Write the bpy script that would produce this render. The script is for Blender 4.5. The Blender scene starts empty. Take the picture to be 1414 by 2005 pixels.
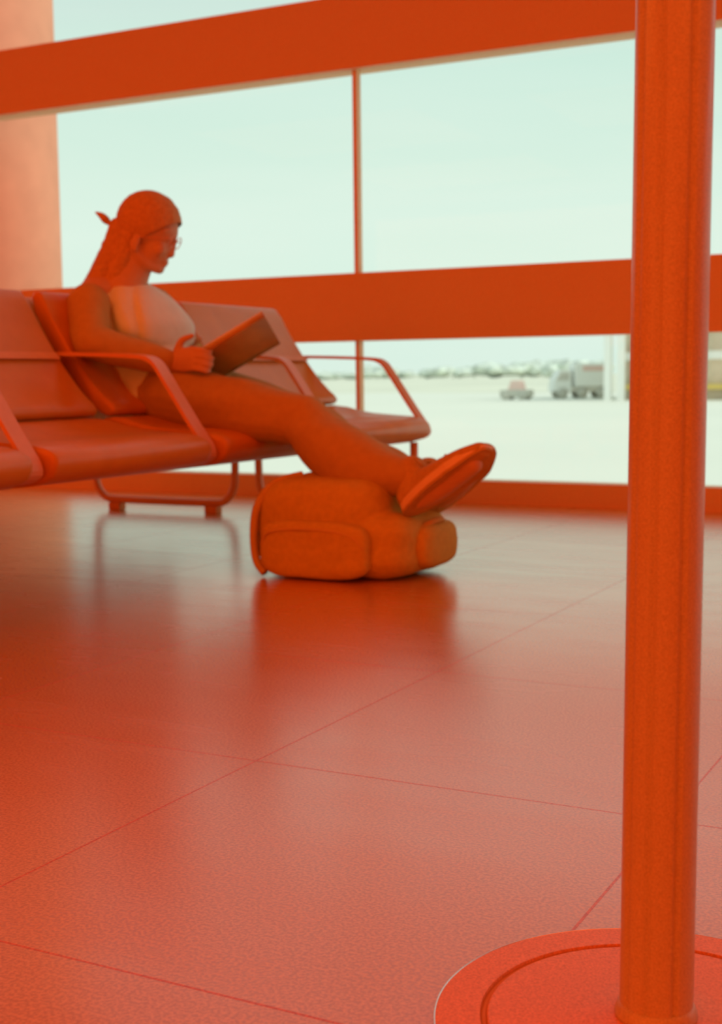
import bpy, bmesh, math, random
from mathutils import Vector, Matrix, noise
random.seed(4)
SC = bpy.context.scene
COL = SC.collection
PI = math.pi

# ------------------------------------------------------------------ camera
F, CX, CY, CH = 2600.0, 707.0, 1002.5, 0.53
yaw, pitch, roll = math.radians(27.6), math.atan(269 / F), math.radians(0.68)
fwd = Vector((-math.sin(yaw) * math.cos(pitch), math.cos(yaw) * math.cos(pitch), -math.sin(pitch)))
r0 = Vector((math.cos(yaw), math.sin(yaw), 0)); u0 = r0.cross(fwd)
RT = r0 * math.cos(roll) - u0 * math.sin(roll)
UP = u0 * math.cos(roll) + r0 * math.sin(roll)
CAM = Vector((0, 0, CH))
cd = bpy.data.cameras.new('camera'); cam = bpy.data.objects.new('camera', cd); COL.objects.link(cam)
M = Matrix((RT, UP, -fwd)).transposed().to_4x4(); M.translation = CAM
cam.matrix_world = M
cd.sensor_fit = 'VERTICAL'; cd.sensor_height = 36.0; cd.sensor_width = 25.4
cd.lens = 36.0 * F / 2005.0; cd.clip_end = 3000
cd.dof.use_dof = True; cd.dof.focus_distance = 1.45; cd.dof.aperture_fstop = 7.5
SC.camera = cam

def at(x, y, Y):
    """point of the vertical plane Y = const seen at photo pixel x, y"""
    d = fwd + RT * ((x - CX) / F) - UP * ((y - CY) / F)
    return CAM + d * (Y / d.y)

# ------------------------------------------------------------------ view, sky, sun, added fill lights
SC.view_settings.view_transform = 'Standard'
SC.view_settings.look = 'None'
SC.view_settings.exposure = 0.0
SC.view_settings.gamma = 1.0
SC.view_settings.use_curve_mapping = False
SC.cycles.max_bounces = 8
SC.cycles.transparent_max_bounces = 12

w = bpy.data.worlds.new('sky'); SC.world = w; w.use_nodes = True
nt = w.node_tree; nt.nodes.clear()
wo = nt.nodes.new('ShaderNodeOutputWorld'); bg = nt.nodes.new('ShaderNodeBackground')
tc = nt.nodes.new('ShaderNodeTexCoord'); sp = nt.nodes.new('ShaderNodeSeparateXYZ')
ramp = nt.nodes.new('ShaderNodeValToRGB')
nt.links.new(tc.outputs['Generated'], sp.inputs[0]); nt.links.new(sp.outputs['Z'], ramp.inputs[0])
cr = ramp.color_ramp
cr.elements[0].position = 0.0; cr.elements[0].color = (0.72, 0.90, 0.79, 1)
cr.elements[1].position = 1.0; cr.elements[1].color = (0.50, 0.66, 0.64, 1)
for p, c in ((0.06, (0.74, 0.93, 0.81, 1)), (0.14, (0.73, 0.92, 0.80, 1)), (0.22, (0.66, 0.88, 0.77, 1)), (0.34, (0.60, 0.73, 0.71, 1))):
    e = cr.elements.new(p); e.color = c
mp = nt.nodes.new('ShaderNodeMapping'); mp.inputs['Scale'].default_value = (2.0, 2.0, 16.0)
mp.inputs['Rotation'].default_value = (0.0, 0.06, 0.0)
nz = nt.nodes.new('ShaderNodeTexNoise'); nz.inputs['Scale'].default_value = 1.3; nz.inputs['Detail'].default_value = 5
r2 = nt.nodes.new('ShaderNodeValToRGB')
r2.color_ramp.elements[0].position = 0.35; r2.color_ramp.elements[0].color = (0.98, 0.99, 0.99, 1)
r2.color_ramp.elements[1].position = 0.70; r2.color_ramp.elements[1].color = (1.04, 1.01, 1.02, 1)
mx = nt.nodes.new('ShaderNodeMix'); mx.data_type = 'RGBA'; mx.blend_type = 'MULTIPLY'; mx.inputs[0].default_value = 1
nt.links.new(tc.outputs['Generated'], mp.inputs[0]); nt.links.new(mp.outputs[0], nz.inputs['Vector'])
nt.links.new(nz.outputs[0], r2.inputs[0])
nt.links.new(ramp.outputs[0], mx.inputs[6]); nt.links.new(r2.outputs[0], mx.inputs[7])
nt.links.new(mx.outputs[2], bg.inputs[0]); bg.inputs[1].default_value = 1.0
nt.links.new(bg.outputs[0], wo.inputs[0])

sd = bpy.data.lights.new('sun', 'SUN'); sd.energy = 1.9; sd.angle = math.radians(25); sd.color = (1.0, 0.98, 0.86)
sun = bpy.data.objects.new('sun', sd); COL.objects.link(sun)
sun.rotation_euler = Vector((1, -0.12, 0.85)).to_track_quat('Z', 'Y').to_euler()      # from the right, grazing along the facade

FILL_COL = (1.0, 0.17, 0.018)  # colour of the added fill that turns the interior darks orange
FILL_POWER = 20
def fill_light(x, y, z, sx, sy, power):
    d = bpy.data.lights.new('orange_fill', 'AREA'); d.shape = 'RECTANGLE'; d.size = sx; d.size_y = sy
    d.energy = power; d.color = FILL_COL
    o = bpy.data.objects.new('orange_fill', d); COL.objects.link(o); o.location = (x, y, z)
    return o
for lx in (-6.5, -3.0, 0.5, 4.0):  # unseen overhead fill, added for flat orange light; no fittings
    for ly in (-5.0, -2.0, 1.0):
        fill_light(lx, ly, 2.93, 2.4, 1.8, FILL_POWER)

# unseen fill lights added behind the viewer to even out camera-facing sides
def back_fill(x, y, z, sx, sy, power, rot):
    o = fill_light(x, y, z, sx, sy, power); o.name = 'back_fill_light'; o.rotation_euler = rot
for lx in (-7, -2, 3):
    back_fill(lx, -7.9, 1.6, 4.2, 2.4, 85, (PI / 2, 0, 0))

# ------------------------------------------------------------------ materials
def mat(name, col, rough=0.5, spec=0.5, metal=0.0, var=0.05, scale=30.0, bump=0.0, coat=0.0):
    m = bpy.data.materials.new(name); m.use_nodes = True
    t = m.node_tree; b = t.nodes['Principled BSDF']
    b.inputs['Roughness'].default_value = rough
    b.inputs['Specular IOR Level'].default_value = spec
    b.inputs['Metallic'].default_value = metal
    if coat: b.inputs['Coat Weight'].default_value = coat; b.inputs['Coat Roughness'].default_value = 0.15
    tc = t.nodes.new('ShaderNodeTexCoord'); n = t.nodes.new('ShaderNodeTexNoise')
    n.inputs['Scale'].default_value = scale; n.inputs['Detail'].default_value = 4
    t.links.new(tc.outputs['Object'], n.inputs['Vector'])
    r = t.nodes.new('ShaderNodeValToRGB')
    r.color_ramp.elements[0].position = 0.3; r.color_ramp.elements[1].position = 0.7
    r.color_ramp.elements[0].color = [c * (1 - var) for c in col] + [1]
    r.color_ramp.elements[1].color = [min(1, c * (1 + var)) for c in col] + [1]
    t.links.new(n.outputs[0], r.inputs[0]); t.links.new(r.outputs[0], b.inputs['Base Color'])
    if bump:
        bp = t.nodes.new('ShaderNodeBump'); bp.inputs['Strength'].default_value = bump; bp.inputs['Distance'].default_value = 0.01
        t.links.new(n.outputs[0], bp.inputs['Height']); t.links.new(bp.outputs[0], b.inputs['Normal'])
    return m

MT = {
    'frame': mat('orange_painted_metal', (0.84, 0.58, 0.34), 0.6, 0.12, var=0.18, scale=260),
    'seat': mat('red_leatherette', (0.66, 0.28, 0.03), 0.36, 0.34, var=0.05, scale=14, bump=0.15),
    'seat_shell': mat('dark_seat_shell', (0.74, 0.34, 0.1), 0.4, 0.2),
    'chrome': mat('brushed_dark_metal', (0.76, 0.36, 0.16), 0.42, 0.4, var=0.03),
    'skin': mat('skin', (0.62, 0.36, 0.18), 0.55, 0.3, var=0.03),
    'hair': mat('hair', (0.58, 0.32, 0.10), 0.6, 0.15, var=0.12, scale=90, bump=0.3),
    'shirt': mat('pale_cotton', (0.76, 0.88, 0.78), 0.9, 0.1, var=0.03, scale=25, bump=0.25),
    'jeans': mat('trouser_cloth', (0.52, 0.33, 0.10), 0.85, 0.15, var=0.05, scale=40, bump=0.12),
    'jacket': mat('jacket_cloth', (0.54, 0.35, 0.10), 0.85, 0.12, var=0.05, scale=40, bump=0.15),
    'shoe': mat('shoe_canvas', (0.54, 0.34, 0.10), 0.8, 0.15, var=0.08, scale=80),
    'sole': mat('shoe_rubber', (0.80, 0.58, 0.36), 0.6, 0.3, var=0.04),
    'bag': mat('bag_nylon', (0.60, 0.42, 0.07), 0.75, 0.08, var=0.07, scale=70, bump=0.25),
    'bagtrim': mat('bag_webbing', (0.60, 0.40, 0.1), 0.7, 0.1),
    'paper': mat('magazine_paper', (0.80, 0.78, 0.62), 0.6, 0.3, var=0.03),
    'cover': mat('magazine_cover', (0.55, 0.34, 0.10), 0.5, 0.2, var=0.2, scale=9),
    'post': mat('post_metal', (0.56, 0.46, 0.30), 0.34, 0.45, var=0.16, scale=600),
    'plate': mat('base_plate_enamel', (0.80, 0.36, 0.15), 0.5, 0.35, var=0.2, scale=420),
    'steel': mat('polished_steel', (0.95, 0.85, 0.78), 0.25, 0.5, metal=1.0, var=0.01),
    'groove': mat('plate_groove', (0.70, 0.34, 0.12), 0.7, 0.1),
    'ceiling': mat('ceiling_paint', (0.78, 0.30, 0.16), 0.9, 0.1),
    'wall': mat('wall_paint', (0.78, 0.25, 0.12), 0.9, 0.1),
    'concrete': mat('column_concrete', (0.72, 0.32, 0.20), 0.9, 0.1, var=0.05, scale=8),
    'white': mat('white_paint', (0.95, 0.95, 0.90), 0.6, 0.2),
    'grey': mat('grey_panel', (0.72, 0.68, 0.60), 0.7, 0.2, var=0.12, scale=0.8),
    'brown': mat('hazed_tan_cladding', (0.70, 0.58, 0.44), 0.8, 0.1, var=0.25, scale=0.5),  # cladding lightened, distance haze put into the colour
    'yellow': mat('yellow_stripe', (0.85, 0.62, 0.18), 0.6, 0.2),
    'red': mat('faded_red', (0.88, 0.62, 0.55), 0.6, 0.2),
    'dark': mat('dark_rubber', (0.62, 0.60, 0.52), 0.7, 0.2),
    'tree': mat('hazed_foliage', (0.68, 0.74, 0.66), 0.9, 0.1, var=0.3, scale=0.3),  # foliage bleached to carry the haze in its colour
}

def floor_mat():
    m = bpy.data.materials.new('polished_stone_tile'); m.use_nodes = True
    t = m.node_tree; b = t.nodes['Principled BSDF']
    tc = t.nodes.new('ShaderNodeTexCoord')
    mp = t.nodes.new('ShaderNodeMapping'); mp.inputs['Location'].default_value = (0.39, -1.52, 0)
    br = t.nodes.new('ShaderNodeTexBrick'); br.offset = 0; br.squash = 1
    br.inputs['Scale'].default_value = 1.0; br.inputs['Brick Width'].default_value = 0.573; br.inputs['Row Height'].default_value = 0.608
    br.inputs['Mortar Size'].default_value = 0.0018; br.inputs['Mortar Smooth'].default_value = 0.2
    br.inputs['Bias'].default_value = 0
    br.inputs['Color1'].default_value = (0.78, 0.35, 0.065, 1); br.inputs['Color2'].default_value = (0.75, 0.33, 0.06, 1)
    br.inputs['Mortar'].default_value = (0.74, 0.19, 0.04, 1)
    t.links.new(tc.outputs['Object'], mp.inputs[0]); t.links.new(mp.outputs[0], br.inputs['Vector'])
    n = t.nodes.new('ShaderNodeTexNoise'); n.inputs['Scale'].default_value = 260; n.inputs['Detail'].default_value = 1
    r = t.nodes.new('ShaderNodeValToRGB'); r.color_ramp.elements[0].position = 0.36; r.color_ramp.elements[1].position = 0.64
    r.color_ramp.elements[0].color = (0.62, 0.52, 0.48, 1); r.color_ramp.elements[1].color = (1, 1, 1, 1)
    t.links.new(tc.outputs['Object'], n.inputs['Vector']); t.links.new(n.outputs[0], r.inputs[0])
    mx = t.nodes.new('ShaderNodeMix'); mx.data_type = 'RGBA'; mx.blend_type = 'MULTIPLY'; mx.inputs[0].default_value = 0.8
    t.links.new(br.outputs['Color'], mx.inputs[6]); t.links.new(r.outputs[0], mx.inputs[7]); t.links.new(mx.outputs[2], b.inputs['Base Color'])
    # streaky wear in the polish
    mp2 = t.nodes.new('ShaderNodeMapping'); mp2.inputs['Scale'].default_value = (2.0, 7.0, 1)
    mp2.inputs['Rotation'].default_value = (0, 0, 0.35)
    n2 = t.nodes.new('ShaderNodeTexNoise'); n2.inputs['Scale'].default_value = 1.6; n2.inputs['Detail'].default_value = 2
    t.links.new(tc.outputs['Object'], mp2.inputs[0]); t.links.new(mp2.outputs[0], n2.inputs['Vector'])
    mr = t.nodes.new('ShaderNodeMapRange'); mr.inputs['From Min'].default_value = 0.1; mr.inputs['From Max'].default_value = 0.9
    mr.inputs['To Min'].default_value = 0.20; mr.inputs['To Max'].default_value = 0.32
    t.links.new(n2.outputs[0], mr.inputs[0]); t.links.new(mr.outputs[0], b.inputs['Roughness'])
    b.inputs['Specular IOR Level'].default_value = 0.85; b.inputs['Coat Weight'].default_value = 0.9; b.inputs['Coat Roughness'].default_value = 0.24; b.inputs['Coat IOR'].default_value = 1.6; b.inputs['Coat Tint'].default_value = (1, 0.97, 0.80, 1); b.inputs['Specular Tint'].default_value = (1, 0.95, 0.75, 1)
    for sock, v0, v1 in (('Coat Weight', 0.8, 0.2), ('Specular IOR Level', 0.85, 0.35)):
        q = t.nodes.new('ShaderNodeMapRange'); q.inputs['To Min'].default_value = v0; q.inputs['To Max'].default_value = v1
        t.links.new(br.outputs['Fac'], q.inputs[0]); t.links.new(q.outputs[0], b.inputs[sock])
    bp = t.nodes.new('ShaderNodeBump'); bp.inputs['Strength'].default_value = 0.3; bp.inputs['Distance'].default_value = 0.002; bp.invert = True
    t.links.new(br.outputs['Fac'], bp.inputs['Height']); t.links.new(bp.outputs[0], b.inputs['Normal'])
    return m
MT['floor'] = floor_mat()

def glass_mat():
    m = bpy.data.materials.new('window_glass'); m.use_nodes = True
    t = m.node_tree; t.nodes.clear()
    o = t.nodes.new('ShaderNodeOutputMaterial'); a = t.nodes.new('ShaderNodeBsdfTransparent'); g = t.nodes.new('ShaderNodeBsdfGlossy')
    g.inputs['Roughness'].default_value = 0.02; a.inputs[0].default_value = (0.985, 0.99, 0.985, 1)
    x = t.nodes.new('ShaderNodeMixShader'); f = t.nodes.new('ShaderNodeFresnel'); f.inputs[0].default_value = 1.25
    ge = t.nodes.new('ShaderNodeNewGeometry'); mm = t.nodes.new('ShaderNodeMath'); mm.operation = 'SUBTRACT'; mm.use_clamp = True
    t.links.new(f.outputs[0], mm.inputs[0]); t.links.new(ge.outputs['Backfacing'], mm.inputs[1])
    t.links.new(mm.outputs[0], x.inputs[0]); t.links.new(a.outputs[0], x.inputs[1]); t.links.new(g.outputs[0], x.inputs[2])
    t.links.new(x.outputs[0], o.inputs[0]); return m
MT['glass'] = glass_mat()

def ground_mat():
    m = mat('apron_concrete', (0.84, 0.84, 0.74), 0.9, 0.1, var=0.03, scale=0.05); return m
MT['ground'] = ground_mat()
MT['grass'] = mat('hazed_dry_grass', (0.80, 0.79, 0.66), 0.95, 0.05, var=0.12, scale=0.04)  # dry grass colour, paled further in place of haze

# ------------------------------------------------------------------ helpers
def obj(name, bm, m, parent=None, smooth=False, loc=None):
    me = bpy.data.meshes.new(name); bmesh.ops.recalc_face_normals(bm, faces=bm.faces[:])
    q = parent; off = Vector((0, 0, 0))
    while q is not None: off += q.location; q = q.parent
    if off.length: bmesh.ops.translate(bm, vec=-off, verts=bm.verts[:])
    bm.to_mesh(me); bm.free()
    if smooth:
        for p in me.polygons: p.use_smooth = True
    me.materials.append(MT[m] if isinstance(m, str) else m)
    o = bpy.data.objects.new(name, me); COL.objects.link(o)
    if parent is not None:
        o.parent = parent
    return o
def tag(o, label, cat, group=None, kind=None):
    o['label'] = label
    if cat: o['category'] = cat
    if group: o['group'] = group
    if kind: o['kind'] = kind
    return o
def thing(name, loc, label, cat, group=None):
    o = bpy.data.objects.new(name, None); COL.objects.link(o); o.location = loc; o.empty_display_size = 0.1
    return tag(o, label, cat, group)
def struct(name, bm, m, label=None):
    o = obj(name, bm, m); o['kind'] = 'structure'
    if label: o['label'] = label
    return o
def box(bm, x0, x1, y0, y1, z0, z1, bev=0.0, seg=2):
    t = bmesh.new()
    bmesh.ops.create_cube(t, size=1)
    for v in t.verts:
        v.co = Vector(((x0 + x1) / 2 + v.co.x * (x1 - x0), (y0 + y1) / 2 + v.co.y * (y1 - y0), (z0 + z1) / 2 + v.co.z * (z1 - z0)))
    if bev: bmesh.ops.bevel(t, geom=t.edges[:], offset=bev, segments=seg, affect='EDGES', profile=0.6)
    merge(bm, t); return bm
def merge(bm, t, mtx=None):
    if mtx is not None: bmesh.ops.transform(t, matrix=mtx, verts=t.verts[:])
    me = bpy.data.meshes.new('tmp'); t.to_mesh(me); t.free(); bm.from_mesh(me); bpy.data.meshes.remove(me)
def BM(): return bmesh.new()
def bx(*a, **k): return box(BM(), *a, **k)
def lathe(bm, prof, cx, cy, n=64):
    rings = []
    for r, z in prof:
        rings.append([bm.verts.new((cx + r * math.cos(2 * PI * i / n), cy + r * math.sin(2 * PI * i / n), z)) for i in range(n)])
    for a, b in zip(rings, rings[1:]):
        for i in range(n): bm.faces.new((a[i], a[(i + 1) % n], b[(i + 1) % n], b[i]))
    bm.faces.new(rings[0]); bm.faces.new(rings[-1]); return bm
def tube(bm, pts, rad, n=12, side=None, caps=True):
    """lofted tube; rad is a list of r or (r_side, r_other); side fixes the frame"""
    pts = [Vector(p) for p in pts]
    if not isinstance(rad, (list, tuple)): rad = [rad] * len(pts)
    prev = None; rings = []
    for i, p in enumerate(pts):
        d = ((pts[min(i + 1, len(pts) - 1)] - p).normalized() + (p - pts[max(i - 1, 0)]).normalized())
        if d.length < 1e-6: d = pts[-1] - pts[0]
        d.normalize()
        s = Vector(side) if side is not None else (prev if prev is not None else (Vector((0, 0, 1)) if abs(d.z) < 0.9 else Vector((1, 0, 0))))
        s = (s - d * s.dot(d)).normalized(); prev = s; q = d.cross(s)
        ra, rb = rad[i] if isinstance(rad[i], (list, tuple)) else (rad[i], rad[i])
        rings.append([bm.verts.new(p + s * (ra * math.cos(2 * PI * k / n)) + q * (rb * math.sin(2 * PI * k / n))) for k in range(n)])
    for a, b in zip(rings, rings[1:]):
        for i in range(n): bm.faces.new((a[i], a[(i + 1) % n], b[(i + 1) % n], b[i]))
    if caps:
        bm.faces.new(list(reversed(rings[0]))); bm.faces.new(rings[-1])
    return bm
def smoothpath(pts, it=2):
    pts = [Vector(p) for p in pts]
    for _ in range(it):
        o = [pts[0]]
        for a, b in zip(pts, pts[1:]): o += [a * 0.75 + b * 0.25, a * 0.25 + b * 0.75]
        pts = o + [pts[-1]]
    return pts
def ell(bm, c, rx, ry, rz, A=None, sub=3):
    """ellipsoid; A = 3 axis vectors"""
    t = bmesh.new(); bmesh.ops.create_icosphere(t, subdivisions=sub, radius=1)
    A = [Vector(a) for a in (A or ((1, 0, 0), (0, 1, 0), (0, 0, 1)))]; c = Vector(c)
    for v in t.verts: v.co = c + A[0] * (v.co.x * rx) + A[1] * (v.co.y * ry) + A[2] * (v.co.z * rz)
    merge(bm, t); return bm
def limb(bm, pts, rad, side=None, n=20):
    """tube with round ends and round joints for voxel union"""
    P = [Vector(p) for p in pts]
    R = [r if isinstance(r, (list, tuple)) else (r, r) for r in rad]
    # subdivide
    Q, S = [], []
    for i in range(len(P) - 1):
        for k in range(6):
            f = k / 6
            def cr_(a0, a1, a2, a3):
                return 0.5 * ((2 * a1) + (a2 - a0) * f + (2 * a0 - 5 * a1 + 4 * a2 - a3) * f * f + (3 * a1 - a0 - 3 * a2 + a3) * f ** 3)
            i0, i3 = max(i - 1, 0), min(i + 2, len(P) - 1)
            Q.append(cr_(P[i0], P[i], P[i + 1], P[i3]))
            S.append(tuple(cr_(R[i0][j], R[i][j], R[i + 1][j], R[i3][j]) for j in (0, 1)))
    Q.append(P[-1]); S.append(tuple(R[-1]))
    tube(bm, Q, S, n, side)
    for e, q in ((0, 1), (-1, -2)):
        d = (Q[e] - Q[q]).normalized()
        s = Vector(side) if side is not None else (Vector((0, 0, 1)) if abs(d.z) < 0.9 else Vector((1, 0, 0)))
        s = (s - d * s.dot(d)).normalized()
        ell(bm, Q[e], S[e][0], S[e][1], min(S[e]), (s, d.cross(s), d), 3)
    return bm
def fused(name, bm, m, parent, voxel, smooth=4, wrinkle=0.0, wscale=18.0):
    """one continuous skin over overlapping volumes"""
    o = obj(name, bm, m, parent)
    r = o.modifiers.new('remesh', 'REMESH'); r.mode = 'VOXEL'; r.voxel_size = voxel; r.use_smooth_shade = True
    s = o.modifiers.new('smooth', 'SMOOTH'); s.iterations = smooth; s.factor = 0.6
    dg = bpy.context.evaluated_depsgraph_get(); dg.update()
    me = bpy.data.meshes.new_from_object(o.evaluated_get(dg)); o.modifiers.clear(); old = o.data; o.data = me; me.name = name
    bpy.data.meshes.remove(old)
    if wrinkle:
        NN = [v.normal.copy() for v in me.vertices]
        for v, vn in zip(me.vertices, NN):
            n = noise.noise(v.co * wscale) * 0.6 + noise.noise(Vector((v.co.x * wscale * 0.7, v.co.y * wscale * 0.7, v.co.z * wscale * 2.4)) + Vector((3, 1, 7))) * 0.5
            v.co += vn * (n * wrinkle)
    for p in me.polygons: p.use_smooth = True
    if not me.materials: me.materials.append(MT[m])
    return o
def prism(bm, prof, y0, y1, bev=0.0, seg=3):
    """closed outline of (x, z) extruded along Y"""
    t = bmesh.new()
    a = [t.verts.new((x, y0, z)) for x, z in prof]; b = [t.verts.new((x, y1, z)) for x, z in prof]
    fa = t.faces.new(a); fb = t.faces.new(list(reversed(b)))
    n = len(prof)
    for i in range(n): t.faces.new((a[i], b[i], b[(i + 1) % n], a[(i + 1) % n]))
    if bev: bmesh.ops.bevel(t, geom=list(set(fa.edges[:] + fb.edges[:])), offset=bev, segments=seg, affect='EDGES', profile=0.6)
    merge(bm, t); return bm
def strap(bm, path, th, y0, y1):
    """flat bar: (x, z) path given thickness th, extruded between y0 and y1"""
    path = [Vector((x, z)) for x, z in path]
    up, dn = [], []
    for i, p in enumerate(path):
        d = (path[min(i + 1, len(path) - 1)] - path[max(i - 1, 0)]).normalized(); nrm = Vector((-d.y, d.x))
        up.append(p + nrm * th / 2); dn.append(p - nrm * th / 2)
    prism(bm, [tuple(p) for p in up + dn[::-1]], y0, y1, 0.0015, 1); return bm
def path2(pts, it=3):
    return [(p.x, p.y) for p in smoothpath([Vector((x, z, 0)) for x, z in pts], it)] if False else [(p[0], p[1]) for p in smoothpath([Vector((x, z, 0)) for x, z in pts], it)]

# ------------------------------------------------------------------ room shell
WY = 5.0
X0, X1, Y0, ZC = -10.0, 6.5, -8.0, 2.98
struct('floor', bx(X0, X1, Y0, WY + 0.12, -0.15, 0.0), 'floor', 'polished terminal floor of large pale tiles')
struct('ceiling', bx(X0, X1, Y0, WY + 0.12, ZC, ZC + 0.12), 'ceiling')
struct('wall_left', bx(X0 - 0.12, X0, Y0, WY + 0.12, -0.15, ZC + 0.12), 'wall')
struct('wall_right', bx(X1, X1 + 0.12, Y0, WY + 0.12, -0.15, ZC + 0.12), 'wall')
struct('wall_back', bx(X0, X1, Y0 - 0.12, Y0, -0.15, ZC + 0.12), 'wall')
struct('trim_1', bx(X0, X1, WY, WY + 0.12, 1.79, 2.088), 'frame', 'deep transom beam across the window wall above the seated person')
struct('trim_2', bx(X0, X1, WY, WY + 0.10, 0.672, 0.955), 'frame', 'broad window rail at seat-back height')
struct('trim_3', bx(X0, X1, WY, WY + 0.10, 0.0, 0.093), 'frame', 'low window sill along the floor')
MX = [-9.08, -6.93, -4.78, -2.638, -0.49, 1.66, 3.81, 5.96]
bounds = [X0] + MX + [X1]
n = 0
for a, b in zip(bounds, bounds[1:]):
    if b - a < 0.3: continue
    for z0, z1 in ((0.093, 0.672), (0.955, 1.79), (2.088, ZC)):
        n += 1
        bm = BM()
        if b in MX:
            box(bm, b - 0.009, b + 0.009, WY + 0.03, WY + 0.07, z0, z1)
        box(bm, a if a == X0 else a + 0.010, (a + 0.011), WY + 0.03, WY + 0.07, z0, z1) if a == X0 else None
        if not bm.verts: box(bm, b - 0.012, b, WY + 0.03, WY + 0.07, z0, z1)
        wd = struct('window_%d' % n, bm, 'frame')
        obj('pane', bx(a + 0.012, b - 0.012, WY + 0.048, WY + 0.053, z0, z1), 'glass', wd)

# ------------------------------------------------------------------ outside
GZ = -1.5
struct('ground_apron', bx(-420, 260, 5.4, 128, GZ - 0.3, GZ), 'ground', 'bright concrete apron outside the windows')
struct('ground_grass', bx(-1400, 900, 128, 1500, GZ - 0.3, GZ - 0.02), 'grass', 'haze-paled dry field beyond the apron')
# outside column
e = at(80, 200, 5.9)
cb = lathe(BM(), [(0.36, GZ), (0.36, 3.4)], e.x - 0.36, 5.9, 64)
o = obj('outside_column', cb, 'concrete', smooth=True); tag(o, 'round pale concrete column just outside the glass at the far left', 'column')

# far tree line : individual crowns
trees = BM()
def tree(bm, x, y, hgt, wid):
    for k in range(7):
        c = Vector((x + random.uniform(-0.5, 0.5) * wid, y + random.uniform(-0.3, 0.3) * wid, GZ + hgt * random.uniform(0.40, 0.65)))
        ell(bm, c, wid * random.uniform(0.25, 0.45), wid * random.uniform(0.25, 0.4), hgt * random.uniform(0.28, 0.42), sub=2)
    tube(bm, [(x, y, GZ - 0.05), (x, y, GZ + hgt * 0.5)], [0.35, 0.25], 8)
tl = [(560, 4.5), (612, 3.6), (655, 5.0), (700, 4.0), (738, 7.5), (790, 4.2), (850, 6.0), (890, 5.2), (930, 6.5), (975, 7.5), (1020, 8.5), (1062, 9.5), (1105, 8), (1165, 9), (1395, 8)]
for i, (px, hh) in enumerate(tl):
    yy = 520 + (i % 3) * 26; p = at(px, 733, yy)
    tree(trees, p.x, yy, hh * 0.85, 14)
for v in trees.verts: v.co += Vector((1, 0.3, 0.6)) * noise.noise(v.co * 0.4) * 1.4
tag(obj('tree_line', trees, 'tree'), 'low hazy green line of trees at the far edge of the airfield', 'trees', kind='stuff')

def wheel(bm, x, y, z, r, wd):
    t = bmesh.new(); bmesh.ops.create_cone(t, cap_ends=True, segments=24, radius1=r, radius2=r, depth=wd)
    merge(bm, t, Matrix.Translation((x, y, z)) @ Matrix.Rotation(PI / 2, 4, 'X'))
# service tug (1010,765)
p = at(1012, 774, 95); p.z = GZ; Yt = 95
u = (at(1040, 774, Yt) - at(985, 774, Yt)).length
t = thing('baggage_tug', (p.x, Yt, GZ), 'small dark service tug parked on the bright apron', 'vehicle')
obj('chassis', bx(p.x - u * .5, p.x + u * .5, Yt - .7, Yt + .7, GZ + .2, GZ + .75, bev=.1), 'dark', t)
obj('cab', prism(BM(), [(p.x - .5, GZ + .75), (p.x + .55, GZ + .75), (p.x + .35, GZ + 1.45), (p.x - .25, GZ + 1.45)], Yt - .6, Yt + .6, .05), 'red', t)
for sx in (-1, 1):
    for sy in (-.65, .65):
        bm = BM(); wheel(bm, p.x + sx * u * .3, Yt + sy, GZ + .28, .28, .2); obj('wheel', bm, 'dark', t, True)

# white service truck (1080..1185)
Yt = 100
a = at(1080, 770, Yt).x; b = at(1190, 770, Yt).x; L = b - a
t = thing('service_truck', ((a + b) / 2, Yt, GZ), 'white airport service truck beside the pier building', 'vehicle')
obj('truck_body', bx(a + L * .36, b, Yt - 1.1, Yt + 1.1, GZ + .9, GZ + 2.7, bev=.12), 'white', t)
cabp = [(a, GZ + .55), (a + L * .32, GZ + .55), (a + L * .32, GZ + 2.2), (a + L * .12, GZ + 2.2), (a + L * .02, GZ + 1.4)]
c = obj('cab', prism(BM(), cabp, Yt - 1.0, Yt + 1.0, .08), 'white', t)
obj('windscreen', prism(BM(), [(a + L * .05, GZ + 1.4), (a + L * .27, GZ + 1.4), (a + L * .27, GZ + 2.0), (a + L * .13, GZ + 2.0)], Yt - 1.03, Yt + 1.03), 'grey', t)
obj('chassis', bx(a + L * .1, b, Yt - .9, Yt + .9, GZ + .5, GZ + .9), 'grey', t)
obj('side_stripe', bx(a + L * .5, b - L * .12, Yt - 1.13, Yt - 1.09, GZ + 2.1, GZ + 2.5), 'red', t)
t.rotation_euler = (0, 0, math.radians(32))
for fx in (.16, .5, .84):
    for sy in (-.95, .95):
        bm = BM(); wheel(bm, a + L * fx, Yt + sy, GZ + .42, .42, .3); obj('wheel', bm, 'dark', t, True)

# pier building with white columns, running off to the right
Yp = 92
a = at(1187, 700, Yp).x; zt = at(1187, 560, Yp).z
t = thing('pier_building', (a, Yp, GZ), 'pale terminal pier with white columns and a yellow edge stripe at right', 'building')
bR = at(1700, 700, Yp).x
c1 = at(1216, 700, Yp).x
obj('wall', bx(c1, bR, Yp + .6, Yp + 12, GZ, zt), 'brown', t)
obj('upper_fascia', bx(a, bR, Yp - .1, Yp + 12, at(1220, 600, Yp).z, zt), 'white', t)
obj('floor_band', bx(a + .8, bR, Yp + .3, Yp + .7, at(1220, 706, Yp).z, at(1220, 690, Yp).z), 'white', t)
obj('edge_stripe', bx(c1, bR, Yp + .2, Yp + .6, at(1395, 762, Yp).z, at(1395, 752, Yp).z), 'yellow', t)
for px0, px1 in ((1186, 1199), (1212, 1225), (1262, 1274), (1316, 1328), (1368, 1378), (1430, 1440)):
    x0 = at(px0, 700, Yp).x; x1 = at(px1, 700, Yp).x
    obj('pillar', bx(x0, x1, Yp - .4, Yp + .1, GZ, zt), 'white', t)

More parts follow.
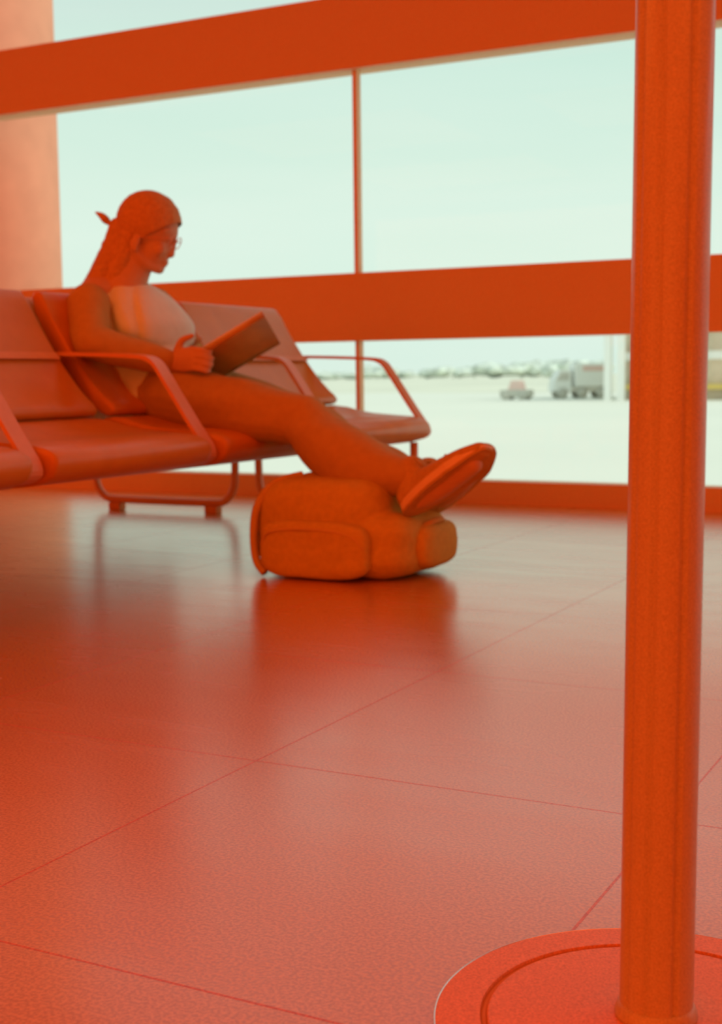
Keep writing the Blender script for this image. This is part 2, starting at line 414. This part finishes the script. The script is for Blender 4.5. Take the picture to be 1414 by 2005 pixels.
# ------------------------------------------------------------------ beam seating
def make_seat(y0, y1, root):
    g = 0.035
    ya, yb = y0 + g, y1 - g
    # seat pad: outline in X, Z
    pad = [(-2.42, 0.415), (-2.36, 0.420), (-2.25, 0.392), (-2.13, 0.383), (-2.04, 0.377), (-1.995, 0.360), (-1.985, 0.335), (-2.005, 0.300),
           (-2.08, 0.280), (-2.20, 0.278), (-2.34, 0.298), (-2.42, 0.335), (-2.445, 0.375)]
    s = obj('seat', prism(BM(), path_closed(pad), ya, yb, 0.014), 'seat', root, True)
    back = [(-2.655, 0.778), (-2.635, 0.783), (-2.618, 0.770), (-2.575, 0.690), (-2.50, 0.58), (-2.425, 0.49), (-2.365, 0.447), (-2.372, 0.425), (-2.40, 0.418),
            (-2.45, 0.445), (-2.53, 0.535), (-2.60, 0.64), (-2.66, 0.755)]
    b = obj('backrest', prism(BM(), path_closed(back), ya, yb, 0.012), 'seat', root, True)
    obj('seam', prism(BM(), [(-2.50, 0.596), (-2.492, 0.586), (-2.486, 0.584), (-2.505, 0.603)], ya + .01, yb - .01), 'seat_shell', b)
    return s, b
def path_closed(pts, it=1):
    P = [Vector((x, z, 0)) for x, z in pts]
    for _ in range(it):
        o = []
        for i in range(len(P)):
            a, b = P[i], P[(i + 1) % len(P)]
            o += [a * .75 + b * .25, a * .25 + b * .75]
        P = o
    return [(p.x, p.y) for p in P]
def make_arm(y, root):
    pth = path2([(-2.60, 0.578), (-2.56, 0.600), (-2.42, 0.596), (-2.24, 0.588), (-2.195, 0.578), (-2.16, 0.53), (-2.06, 0.385), (-2.012, 0.325), (-2.035, 0.300), (-2.10, 0.290), (-2.20, 0.290)], 2)
    a = obj('armrest', strap(BM(), pth, 0.011, y - 0.024, y + 0.024), 'chrome', root)
    return a
def make_base(y, root, xa=-2.72, xb=-2.045, foot=0.055):
    """sled leg frame across the row"""
    pts = [(xa, y, 0.275), (xa, y, 0.16), (xa + .005, y, 0.095), (xa + .045, y, 0.047), (xa + .09, y, 0.040), (xb - .09, y, 0.040), (xb - .045, y, 0.047), (xb - .005, y, 0.095), (xb, y, 0.16), (xb, y, 0.285)]
    f = obj('leg_frame', tube(BM(), smoothpath(pts, 2), 0.0145, 12), 'chrome', root, True)
    for x in (xa + .105, xb - .105):
        obj('rubber_foot', bx(x - .028, x + .028, y - .022, y + .022, 0.0, 0.030, bev=.005), 'seat_shell', f)
    return f
YS = [1.59, 2.29, 2.99, 3.69, 4.39]
A = thing('beam_seating', (-2.35, 3.0, 0), 'row of red padded lounge seats with metal arms that the reading person sits on', 'bench')
for y0, y1 in zip(YS, YS[1:]): make_seat(y0, y1, A)
for y in YS: make_arm(y, A)
obj('beam', bx(-2.38, -2.32, YS[0] - .02, YS[-1] + .02, 0.280, 0.312, bev=.006), 'chrome', A)
obj('back_rail', bx(-2.63, -2.60, YS[0] - .02, YS[-1] + .02, 0.545, 0.590, bev=.006), 'chrome', A)
for y in YS:
    obj('back_bracket', tube(BM(), smoothpath([(-2.35, y, .28), (-2.50, y, .34), (-2.61, y, .50), (-2.615, y, .60)], 2), 0.012, 10), 'chrome', A, True)
make_base(4.33, A, -2.705, -2.045); make_base(1.65, A)

# second row: same seats turned the other way, back to back
def copy_tree(o, parent=None):
    c = o.copy(); COL.objects.link(c); c.parent = parent
    for ch in list(o.children): copy_tree(ch, c)
    return c
B = copy_tree(A)
B.rotation_euler = (0, 0, PI); B.location = (-3.15, 2.93, 0)
tag(B, 'second row of the same seats, standing back to back behind the occupied row', 'bench')
# B needs its own leg frames: replace copies
# ------------------------------------------------------------------ barrier post (foreground)
PX, PY = at(1283, 1990, 1.0).x, 0
c0 = Vector((-0.265, 1.005, 0))
post = thing('barrier_post', (c0.x, c0.y, 0), 'slim upright metal barrier post on a round base plate in the right foreground', 'post')
prof = [(0.173, 0.0), (0.1765, 0.002), (0.1775, 0.0115), (0.1768, 0.0135), (0.1750, 0.0145), (0.1402, 0.0155), (0.1524, 0.0135), (0.1470, 0.0135), (0.1464, 0.0168), (0.06, 0.0185), (0.036, 0.0195)]
obj('base_plate', lathe(BM(), prof[:6] + [(0.1396, 0.0120), (0.10, 0.0120)], c0.x, c0.y, 160), 'plate', post)
obj('plate_groove', lathe(BM(), [(0.1399, 0.0121), (0.1399, 0.0128), (0.1341, 0.0128), (0.1341, 0.0121)], c0.x, c0.y, 160), 'groove', post, True)
ring = [(c0.x + .1768 * math.cos(2 * PI * k / 128), c0.y + .1768 * math.sin(2 * PI * k / 128), .0136) for k in range(129)]  # ring added to stand in for the light line along the plate edge
obj('edge_highlight_ring', tube(BM(), ring, .0009, 8), 'steel', post, True)['label'] = 'thin metal ring added to draw the edge highlight'
obj('inner_cover', lathe(BM(), [(0.1344, 0.0125), (0.1344, 0.0145), (0.1332, 0.0155), (0.06, 0.0172), (0.034, 0.019)], c0.x, c0.y, 160), 'plate', post)
bm = BM()
# pole: rounded section with two shallow belt slots; leans a hair as in the photo
N = 96; R = 0.0288
def sect(k):
    a = 2 * PI * k / N; r = R
    for s in (math.radians(-128), math.radians(-92), math.radians(-48)):
        d = abs((a - s + PI) % (2 * PI) - PI)
        if d < 0.06: r -= 0.0022
    return r * math.cos(a), r * math.sin(a)
lean = Vector((-0.0035, 0.0, 0))
rings = []
for z in (0.0185, 0.3, 0.6, 0.95):
    rings.append([bm.verts.new((c0.x + sect(k)[0] + z * 0.0075, c0.y + sect(k)[1], z)) for k in range(N)])
for a, b in zip(rings, rings[1:]):
    for i in range(N): bm.faces.new((a[i], a[(i + 1) % N], b[(i + 1) % N], b[i]))
bm.faces.new(rings[-1])
obj('pole', bm, 'post', post, True)
obj('pole_collar', lathe(BM(), [(0.0325, 0.018), (0.0325, 0.022), (0.0305, 0.028), (0.0292, 0.030)], c0.x, c0.y, 64), 'post', post, True)
obj('belt_head', lathe(BM(), [(0.030, 0.945), (0.034, 0.95), (0.034, 1.02), (0.030, 1.028), (0.008, 1.03)], c0.x + .007, c0.y, 48), 'seat_shell', post, True)

# ------------------------------------------------------------------ person
PYC = 3.34
H0 = at(297, 450, PYC)
ha = math.radians(21)
HF = Vector((math.cos(ha), math.sin(ha), 0)); HS = Vector((-math.sin(ha), math.cos(ha), 0)); HZ = Vector((0, 0, 1))
def hp(x, y, s=0.0): return H0 + HF * ((x - 297) / 652) + HZ * ((450 - y) / 652) + HS * s
tl_ = math.radians(24)
TF = HF * math.cos(tl_) - HZ * math.sin(tl_); TU = HZ * math.cos(tl_) + HF * math.sin(tl_)   # head tilted forward
person = thing('person', (-2.35, 3.34, 0.39), 'person with tied hair and glasses in dark jacket and pale shirt, reading, feet up', 'person')
bm = BM()
# cranium, face, jaw
ell(bm, hp(291, 438), 0.092, 0.073, 0.088, (TF, HS, TU), 4)
ell(bm, hp(309, 452), 0.062, 0.062, 0.062, (TF, HS, TU), 4)
ell(bm, hp(303, 484), 0.052, 0.055, 0.072, (TF, HS, TU), 4)
limb(bm, [hp(270, 492, .048), hp(290, 516, .034), hp(308, 526, .012)], [0.018, 0.017, 0.016])
limb(bm, [hp(270, 492, -.048), hp(290, 516, -.034), hp(308, 526, -.012)], [0.018, 0.017, 0.016])
ell(bm, hp(309, 525), 0.018, 0.021, 0.017, (TF, HS, TU))                    # chin
limb(bm, [hp(342, 458, 0), hp(340, 478, 0), hp(334, 498, 0)], [0.010, 0.009, 0.0125])   # nose ridge
ell(bm, hp(335, 499, .007), 0.010, 0.008, 0.008, (TF, HS, TU)); ell(bm, hp(335, 499, -.007), 0.010, 0.008, 0.008, (TF, HS, TU))
ell(bm, hp(322, 512), 0.013, 0.019, 0.006, (TF, HS, TU)); ell(bm, hp(319, 518), 0.012, 0.017, 0.006, (TF, HS, TU))   # lips
for s in (-1, 1):
    limb(bm, [hp(341, 455, .012 * s), hp(338, 453, .035 * s), hp(330, 456, .052 * s)], [0.009, 0.009, 0.007])    # brow
    ell(bm, hp(333, 468, .030 * s), 0.013, 0.013, 0.011, (TF, HS, TU))                                           # eye
    ell(bm, hp(318, 490, .040 * s), 0.020, 0.018, 0.022, (TF, HS, TU))                                           # cheek
    e0 = hp(276, 477, .071 * s)
    ell(bm, e0, 0.015, 0.006, 0.028, (TF, HS, TU)); ell(bm, e0 + HZ * -.02, 0.008, 0.005, 0.010, (TF, HS, TU))
# neck
limb(bm, [hp(266, 490), hp(252, 525), hp(236, 560)], [(0.058, .060), (0.058, .062), (0.070, .070)], side=HS)
# torso
sh = at(236, 596, PYC)
pel = Vector((-2.335, PYC, 0.478))
limb(bm, [sh + Vector((-.01, 0, .02)), Vector((-2.57, PYC, .68)), Vector((-2.50, PYC, .58)), Vector((-2.42, PYC, .50)), pel],
     [(.165, .085), (.155, .095), (.145, .095), (.15, .095), (.16, .095)], side=(0, 1, 0))
# arms
def arm(side, shp, elb, wri):
    limb(bm, [shp, shp.lerp(elb, .5), elb], [.050, .043, .036])
    limb(bm, [elb, elb.lerp(wri, .4), wri], [.037, .036, .025])
# magazine frame: lower edge toward the belly, spine in the middle
MS = Vector((-.50, .866, 0))                       # across the pages
mdir = (at(518, 612, 3.24) - at(387, 691, 3.24)).normalized(); mlen = 0.262
mup = mdir.cross(MS).normalized()
if mup.z < 0: mup = -mup
E0 = at(385, 692, 3.20); MC = E0 + MS * .155 - mup * .085
spine0 = MC.copy()
def mpt(s, f, j):
    return MC + MS * (s * .155 * f) + mup * (.085 * f ** .8) + mdir * (mlen * (j - .04))
shN = Vector((sh.x + .01, PYC - .165, .735)); elN = Vector((-2.47, 3.06, .632)); wrN = mpt(-1, 1, .02) + Vector((-.080, -.012, -.022))
shF = Vector((sh.x + .01, PYC + .165, .735)); elF = Vector((-2.50, 3.60, .60)); wrF = mpt(1, 1, .02) + Vector((-.080, .012, -.022))
arm(-1, shN, elN, wrN); arm(1, shF, elF, wrF)
# hands: palm plus four fingers and thumb around the magazine's side edges
def hand(wr, s, knuck):
    """s = -1 near side, +1 far side"""
    d = (knuck - wr).normalized()
    wdt = (mdir - d * mdir.dot(d)).normalized()
    limb(bm, [wr, wr.lerp(knuck, .55), knuck], [(.026, .017), (.036, .015), (.038, .013)], side=wdt)
    inw = Vector((0, -s, 0))
    for i, (off, ln) in enumerate(((-.028, .058), (-.010, .068), (.009, .072), (.028, .066))):
        b0 = knuck + wdt * off
        curl = (d * .5 + inw * .55 + Vector((0.2, 0, -.35))).normalized()
        p1 = b0 + d * ln * .42 + Vector((0, 0, -.006))
        p2 = p1 + curl * ln * .34
        p3 = p2 + (inw * .9 + Vector((0, 0, .12))).normalized() * ln * .26
        limb(bm, [b0 - d * .01, b0, p1, p2, p3], [.0095, .0095, .0088, .008, .007], n=12)
    th0 = wr.lerp(knuck, .35) + wdt * .026 + Vector((0, 0, .006))
    limb(bm, [th0, th0 + (d * .6 + wdt * .5 + Vector((0, 0, .35))).normalized() * .032, th0 + (d * .75 + wdt * .25 + Vector((0, 0, .3))).normalized() * .060 + inw * .010], [.013, .0105, .008], n=12)
hand(wrN, -1, mpt(-1, 1, .05) + Vector((-.006, -.016, -.016)))
hand(wrF, 1, mpt(1, 1, .05) + Vector((-.006, .016, -.016)))
# legs (near = -Y)
hipN = pel + Vector((0, -.09, 0)); hipF = pel + Vector((0, .09, 0))
knN = at(598, 826, 3.20); knF = at(622, 838, 3.43)
anN = at(806, 944, 3.10); anF = at(828, 952, 3.24)
for hp_, kn, an in ((hipN, knN, anN), (hipF, knF, anF)):
    limb(bm, [hp_, hp_.lerp(kn, .5), kn], [.080, .070, .052])
    limb(bm, [kn, kn.lerp(an, .35) - Vector((.0, 0, .012)), an], [.050, .050, .034])
# feet inside the shoes
FN = (at(812, 985, 3.08), at(938, 900, 3.04)); FF = (at(860, 985, 3.25), at(950, 892, 3.20))
for (hl, to), an in ((FN, anN), (FF, anF)):
    limb(bm, [an, hl.lerp(an, .35) , hl.lerp(to, .35), to.lerp(hl, .1)], [.034, .036, .032, .026])
body = fused('body', bm, 'skin', person, 0.004, 3)

# shirt
bm = BM()
limb(bm, [sh + Vector((.0, 0, .045)), sh + Vector((.0, 0, .0)), Vector((-2.555, PYC, .68)), Vector((-2.49, PYC, .58)), Vector((-2.41, PYC, .50))],
     [(.11, .080), (.182, .100), (.178, .118), (.17, .12), (.178, .112)], side=(0, 1, 0))
# loose cloth falling from the chest
limb(bm, [at(276, 562, PYC), at(306, 592, PYC), at(326, 626, PYC), at(330, 662, PYC)], [(.055, .020), (.105, .030), (.130, .034), (.135, .036)], side=(0, 1, 0))
limb(bm, [at(256, 566, PYC), at(284, 606, PYC), at(306, 650, PYC)], [(.10, .045), (.15, .06), (.165, .065)], side=(0, 1, 0))
fused('shirt', bm, 'shirt', person, 0.005, 5, 0.010, 9)
# open dark jacket: back, sides and sleeves
bm = BM()
limb(bm, [sh + Vector((-.02, 0, .045)), sh + Vector((-.025, 0, .0)), Vector((-2.590, PYC, .68)), Vector((-2.530, PYC, .58)), Vector((-2.46, PYC, .50))],
     [(.125, .078), (.192, .090), (.186, .100), (.178, .104), (.180, .098)], side=(0, 1, 0))
for a_, b_, w_ in ((shN, elN, wrN), (shF, elF, wrF)):
    limb(bm, [a_ + Vector((0, 0, .01)), a_.lerp(b_, .5), b_], [.068, .060, .052])
    limb(bm, [b_, b_.lerp(w_, .5), b_.lerp(w_, .93)], [.052, .047, .038])
fused('jacket', bm, 'jacket', person, 0.005, 5, 0.010, 10)
# trousers
bm = BM()
limb(bm, [Vector((-2.46, PYC, .545)), pel + Vector((-.02, 0, .0)), pel + Vector((.06, 0, -.005))], [(.165, .09), (.178, .100), (.170, .088)], side=(0, 1, 0))
for hp_, kn, an in ((hipN, knN, anN), (hipF, knF, anF)):
    limb(bm, [hp_, hp_.lerp(kn, .5), kn], [.095, .088, .070])
    limb(bm, [kn, kn.lerp(an, .3) - Vector((0, 0, .036)), kn.lerp(an, .7) - Vector((0, 0, .020)), an.lerp(kn, .06)], [.072, .086, .070, .052])
fused('trousers', bm, 'jeans', person, 0.005, 5, 0.012, 8)
# hair
bm = BM()
ell(bm, hp(292, 436), 0.101, 0.083, 0.096, (TF, HS, TU), 4)
ell(bm, hp(322, 424), 0.050, 0.062, 0.046, (TF, HS, TU), 4)
hair = fused('hair', bm, 'hair', person, 0.004, 3, 0.002, 60)
# trim along the hairline, forehead to ear
me = hair.data; b2 = bmesh.new(); b2.from_mesh(me)
root = Vector(person.location)
bmesh.ops.bisect_plane(b2, geom=b2.verts[:] + b2.edges[:] + b2.faces[:], plane_co=hp(357, 438) - root, plane_no=(HF * 0.42 - HZ * 0.90).normalized(), clear_outer=True)
b2.to_mesh(me); b2.free()
bm = BM()
limb(bm, [hp(262, 440), hp(254, 480), hp(240, 520), hp(222, 556)], [(.070, .050), (.068, .048), (.066, .05), (.066, .045)], side=HS)
limb(bm, [hp(234, 446), hp(225, 480), hp(208, 520), hp(188, 560), hp(176, 590)], [(.045, .036), (.052, .042), (.062, .046), (.070, .046), (.065, .035)], side=HS)
fused('long_hair', bm, 'hair', person, 0.004, 3, 0.003, 40)
bm = BM()
limb(bm, [hp(226, 442), hp(214, 437), hp(205, 429), hp(196, 420), hp(184, 413)], [(.010, .008), (.012, .006), (.018, .012), (.014, .010), (.004, .003)], side=HS)
ell(bm, hp(222, 440), .015, .018, .015)
fused('hair_knot', bm, 'hair', person, 0.003, 2)
# glasses
bm = BM()
for s in (-1, 1):
    c = hp(345, 476, .032 * s); ring = []
    for k in range(25):
        a = 2 * PI * k / 24; ring.append(c + HS * (.024 * math.cos(a)) + TU * (.018 * math.sin(a)))
    tube(bm, ring, .0014, 8)
    tube(bm, [c + HS * (.024 * s) + TU * .006, hp(318, 470, .066 * s), hp(280, 468, .076 * s)], .0013, 8)
tube(bm, [hp(345, 474, -.008), hp(348, 472, 0), hp(345, 474, .008)], .0014, 8)
obj('glasses', bm, 'chrome', person, True)

# shoes
def shoe(heel, toe, ank, roll_dir):
    """heel, toe: points on the sole line"""
    L = (toe - heel).normalized(); ln = (toe - heel).length
    Nn = roll_dir - L * roll_dir.dot(L); Nn.normalize()      # sole normal pointing away from foot
    W = L.cross(Nn)
    def q(a, up, s=0): return heel + L * (a * ln) - Nn * up + W * s
    b = BM()
    limb(b, [q(.07, .045), q(.25, .048), q(.5, .042), q(.78, .032), q(.95, .027)], [(.034, .036), (.037, .040), (.044, .034), (.050, .026), (.036, .020)], side=W)
    limb(b, [q(.14, .05), q(.16, .105)], [(.038, .044), (.042, .046)], side=W)
    up = fused('shoe', b, 'shoe', person, 0.004, 3)
    b = BM(); prof = []
    K = 40
    outl = []
    for k in range(K):
        a = 2 * PI * k / K
        x = .5 - .53 * math.cos(a); wd_ = (.040 + .012 * math.sin(PI * min(1, max(0, x)) ** 1.3) + .004 * (x > .6)) * math.copysign(abs(math.sin(a)) ** .6, math.sin(a))
        outl.append((x, wd_))
    tz = lambda x: 0 if x < .75 else (x - .75) * .05
    for nm, z0, z1, sc, mt in (('midsole', .007, .028, 1.02, 'sole'), ('outsole', 0, .0069, 1.0, 'shoe')):
        b = BM()
        lo = [b.verts.new(q(x, z0 + tz(x), s_ * sc)) for x, s_ in outl]; hi = [b.verts.new(q(x, z1 + (tz(x) if nm == 'outsole' else 0), s_ * sc)) for x, s_ in outl]
        b.faces.new(lo); b.faces.new(hi[::-1])
        for i in range(K): b.faces.new((lo[i], hi[i], hi[(i + 1) % K], lo[(i + 1) % K]))
        obj(nm, b, mt, up)
    b = BM()
    for k in range(5):
        f = .34 + k * .075
        tube(b, smoothpath([q(f, .062, -.03), q(f + .02, .084 - k * .006, 0), q(f, .062, .03)], 2), .003, 8)
    for s in (-1, 1):
        tube(b, smoothpath([q(.32, .092, 0), q(.30, .120, .02 * s), q(.34, .112, .045 * s), q(.33, .088, .012 * s)], 2), .0026, 8)
    obj('laces', b, 'shoe', up, True)
shoe(at(800, 1008, 3.07), at(958, 894, 3.03), anN, Vector((.62, -.42, -.66)))
shoe(at(852, 1004, 3.24), at(966, 892, 3.20), anF, Vector((.66, -.30, -.66)))

# ------------------------------------------------------------------ magazine
mag = thing('magazine', spine0, 'open magazine held low above the lap by the seated person', 'magazine')
def leaf(s, lift):
    """curved half: from the spine out to the side edge"""
    b = BM(); n = 10; th = .006
    g = []
    for j in (0, 1):
        row = []
        for k in range(n + 1):
            f = k / n
            row.append(mpt(s, f, j) + mup * lift)
        g.append(row)
    nn = mup
    vt = [[b.verts.new(p + nn * th * .5) for p in r] for r in g]; vb = [[b.verts.new(p - nn * th * .5) for p in r] for r in g]
    for k in range(n):
        b.faces.new((vt[0][k], vt[0][k + 1], vt[1][k + 1], vt[1][k])); b.faces.new((vb[0][k], vb[1][k], vb[1][k + 1], vb[0][k + 1]))
        b.faces.new((vt[0][k], vb[0][k], vb[0][k + 1], vt[0][k + 1])); b.faces.new((vt[1][k], vt[1][k + 1], vb[1][k + 1], vb[1][k]))
    b.faces.new((vt[0][n], vb[0][n], vb[1][n], vt[1][n])); b.faces.new((vt[0][0], vt[1][0], vb[1][0], vb[0][0]))
    return b
for s in (-1, 1):
    obj('pages', leaf(s, 0.004), 'paper', mag, True)
    obj('cover', leaf(s, -0.0045), 'cover', mag, True)

# ------------------------------------------------------------------ backpack
bag = thing('backpack', (-1.63, 3.16, 0), 'dark soft backpack lying on the floor under the feet of the seated person', 'bag')
def sbox(bm, c, r, e=.5, A=None, sub=4):
    """superellipsoid cushion"""
    t = bmesh.new(); bmesh.ops.create_icosphere(t, subdivisions=sub, radius=1)
    A = A or (Vector((1, 0, 0)), Vector((0, 1, 0)), Vector((0, 0, 1)))
    for v in t.verts:
        m = (abs(v.co.x) ** (2 / e) + abs(v.co.y) ** (2 / e) + abs(v.co.z) ** (2 / e)) ** (e / 2)
        q = v.co / m
        v.co = Vector(c) + A[0] * (q.x * r[0]) + A[1] * (q.y * r[1]) + A[2] * (q.z * r[2])
    merge(bm, t)
bm = BM()
sbox(bm, (-1.715, 3.15, .130), (.195, .170, .130), .42)
sbox(bm, (-1.61, 3.15, .088), (.175, .170, .088), .45)
sbox(bm, (-1.76, 3.20, .20), (.11, .12, .068), .7)
fused('bag_body', bm, 'bag', bag, .006, 6, .008, 11)
bm = BM(); sbox(bm, (-1.69, 2.975, .080), (.16, .035, .075), .45); fused('front_pocket', bm, 'bag', bag, .005, 4, .004, 14)
bm = BM(); sbox(bm, (-1.445, 3.17, .085), (.040, .11, .06), .6); fused('side_pocket', bm, 'bag', bag, .005, 4, .004, 14)
obj('zipper', tube(BM(), smoothpath([(-1.84, 2.952, .09), (-1.82, 2.944, .128), (-1.69, 2.940, .138), (-1.57, 2.944, .128), (-1.54, 2.952, .09)], 3), .004, 8), 'bagtrim', bag, True)
obj('shoulder_strap', tube(BM(), smoothpath([(-1.80, 3.10, .262), (-1.84, 3.02, .250), (-1.875, 2.985, .19), (-1.882, 2.978, .12), (-1.875, 2.975, .04), (-1.84, 2.965, .012)], 3), .011, 10), 'bagtrim', bag, True)
obj('grab_handle', tube(BM(), smoothpath([(-1.45, 3.10, .13), (-1.42, 3.12, .15), (-1.42, 3.19, .15), (-1.45, 3.21, .13)], 3), .008, 10), 'bagtrim', bag, True)
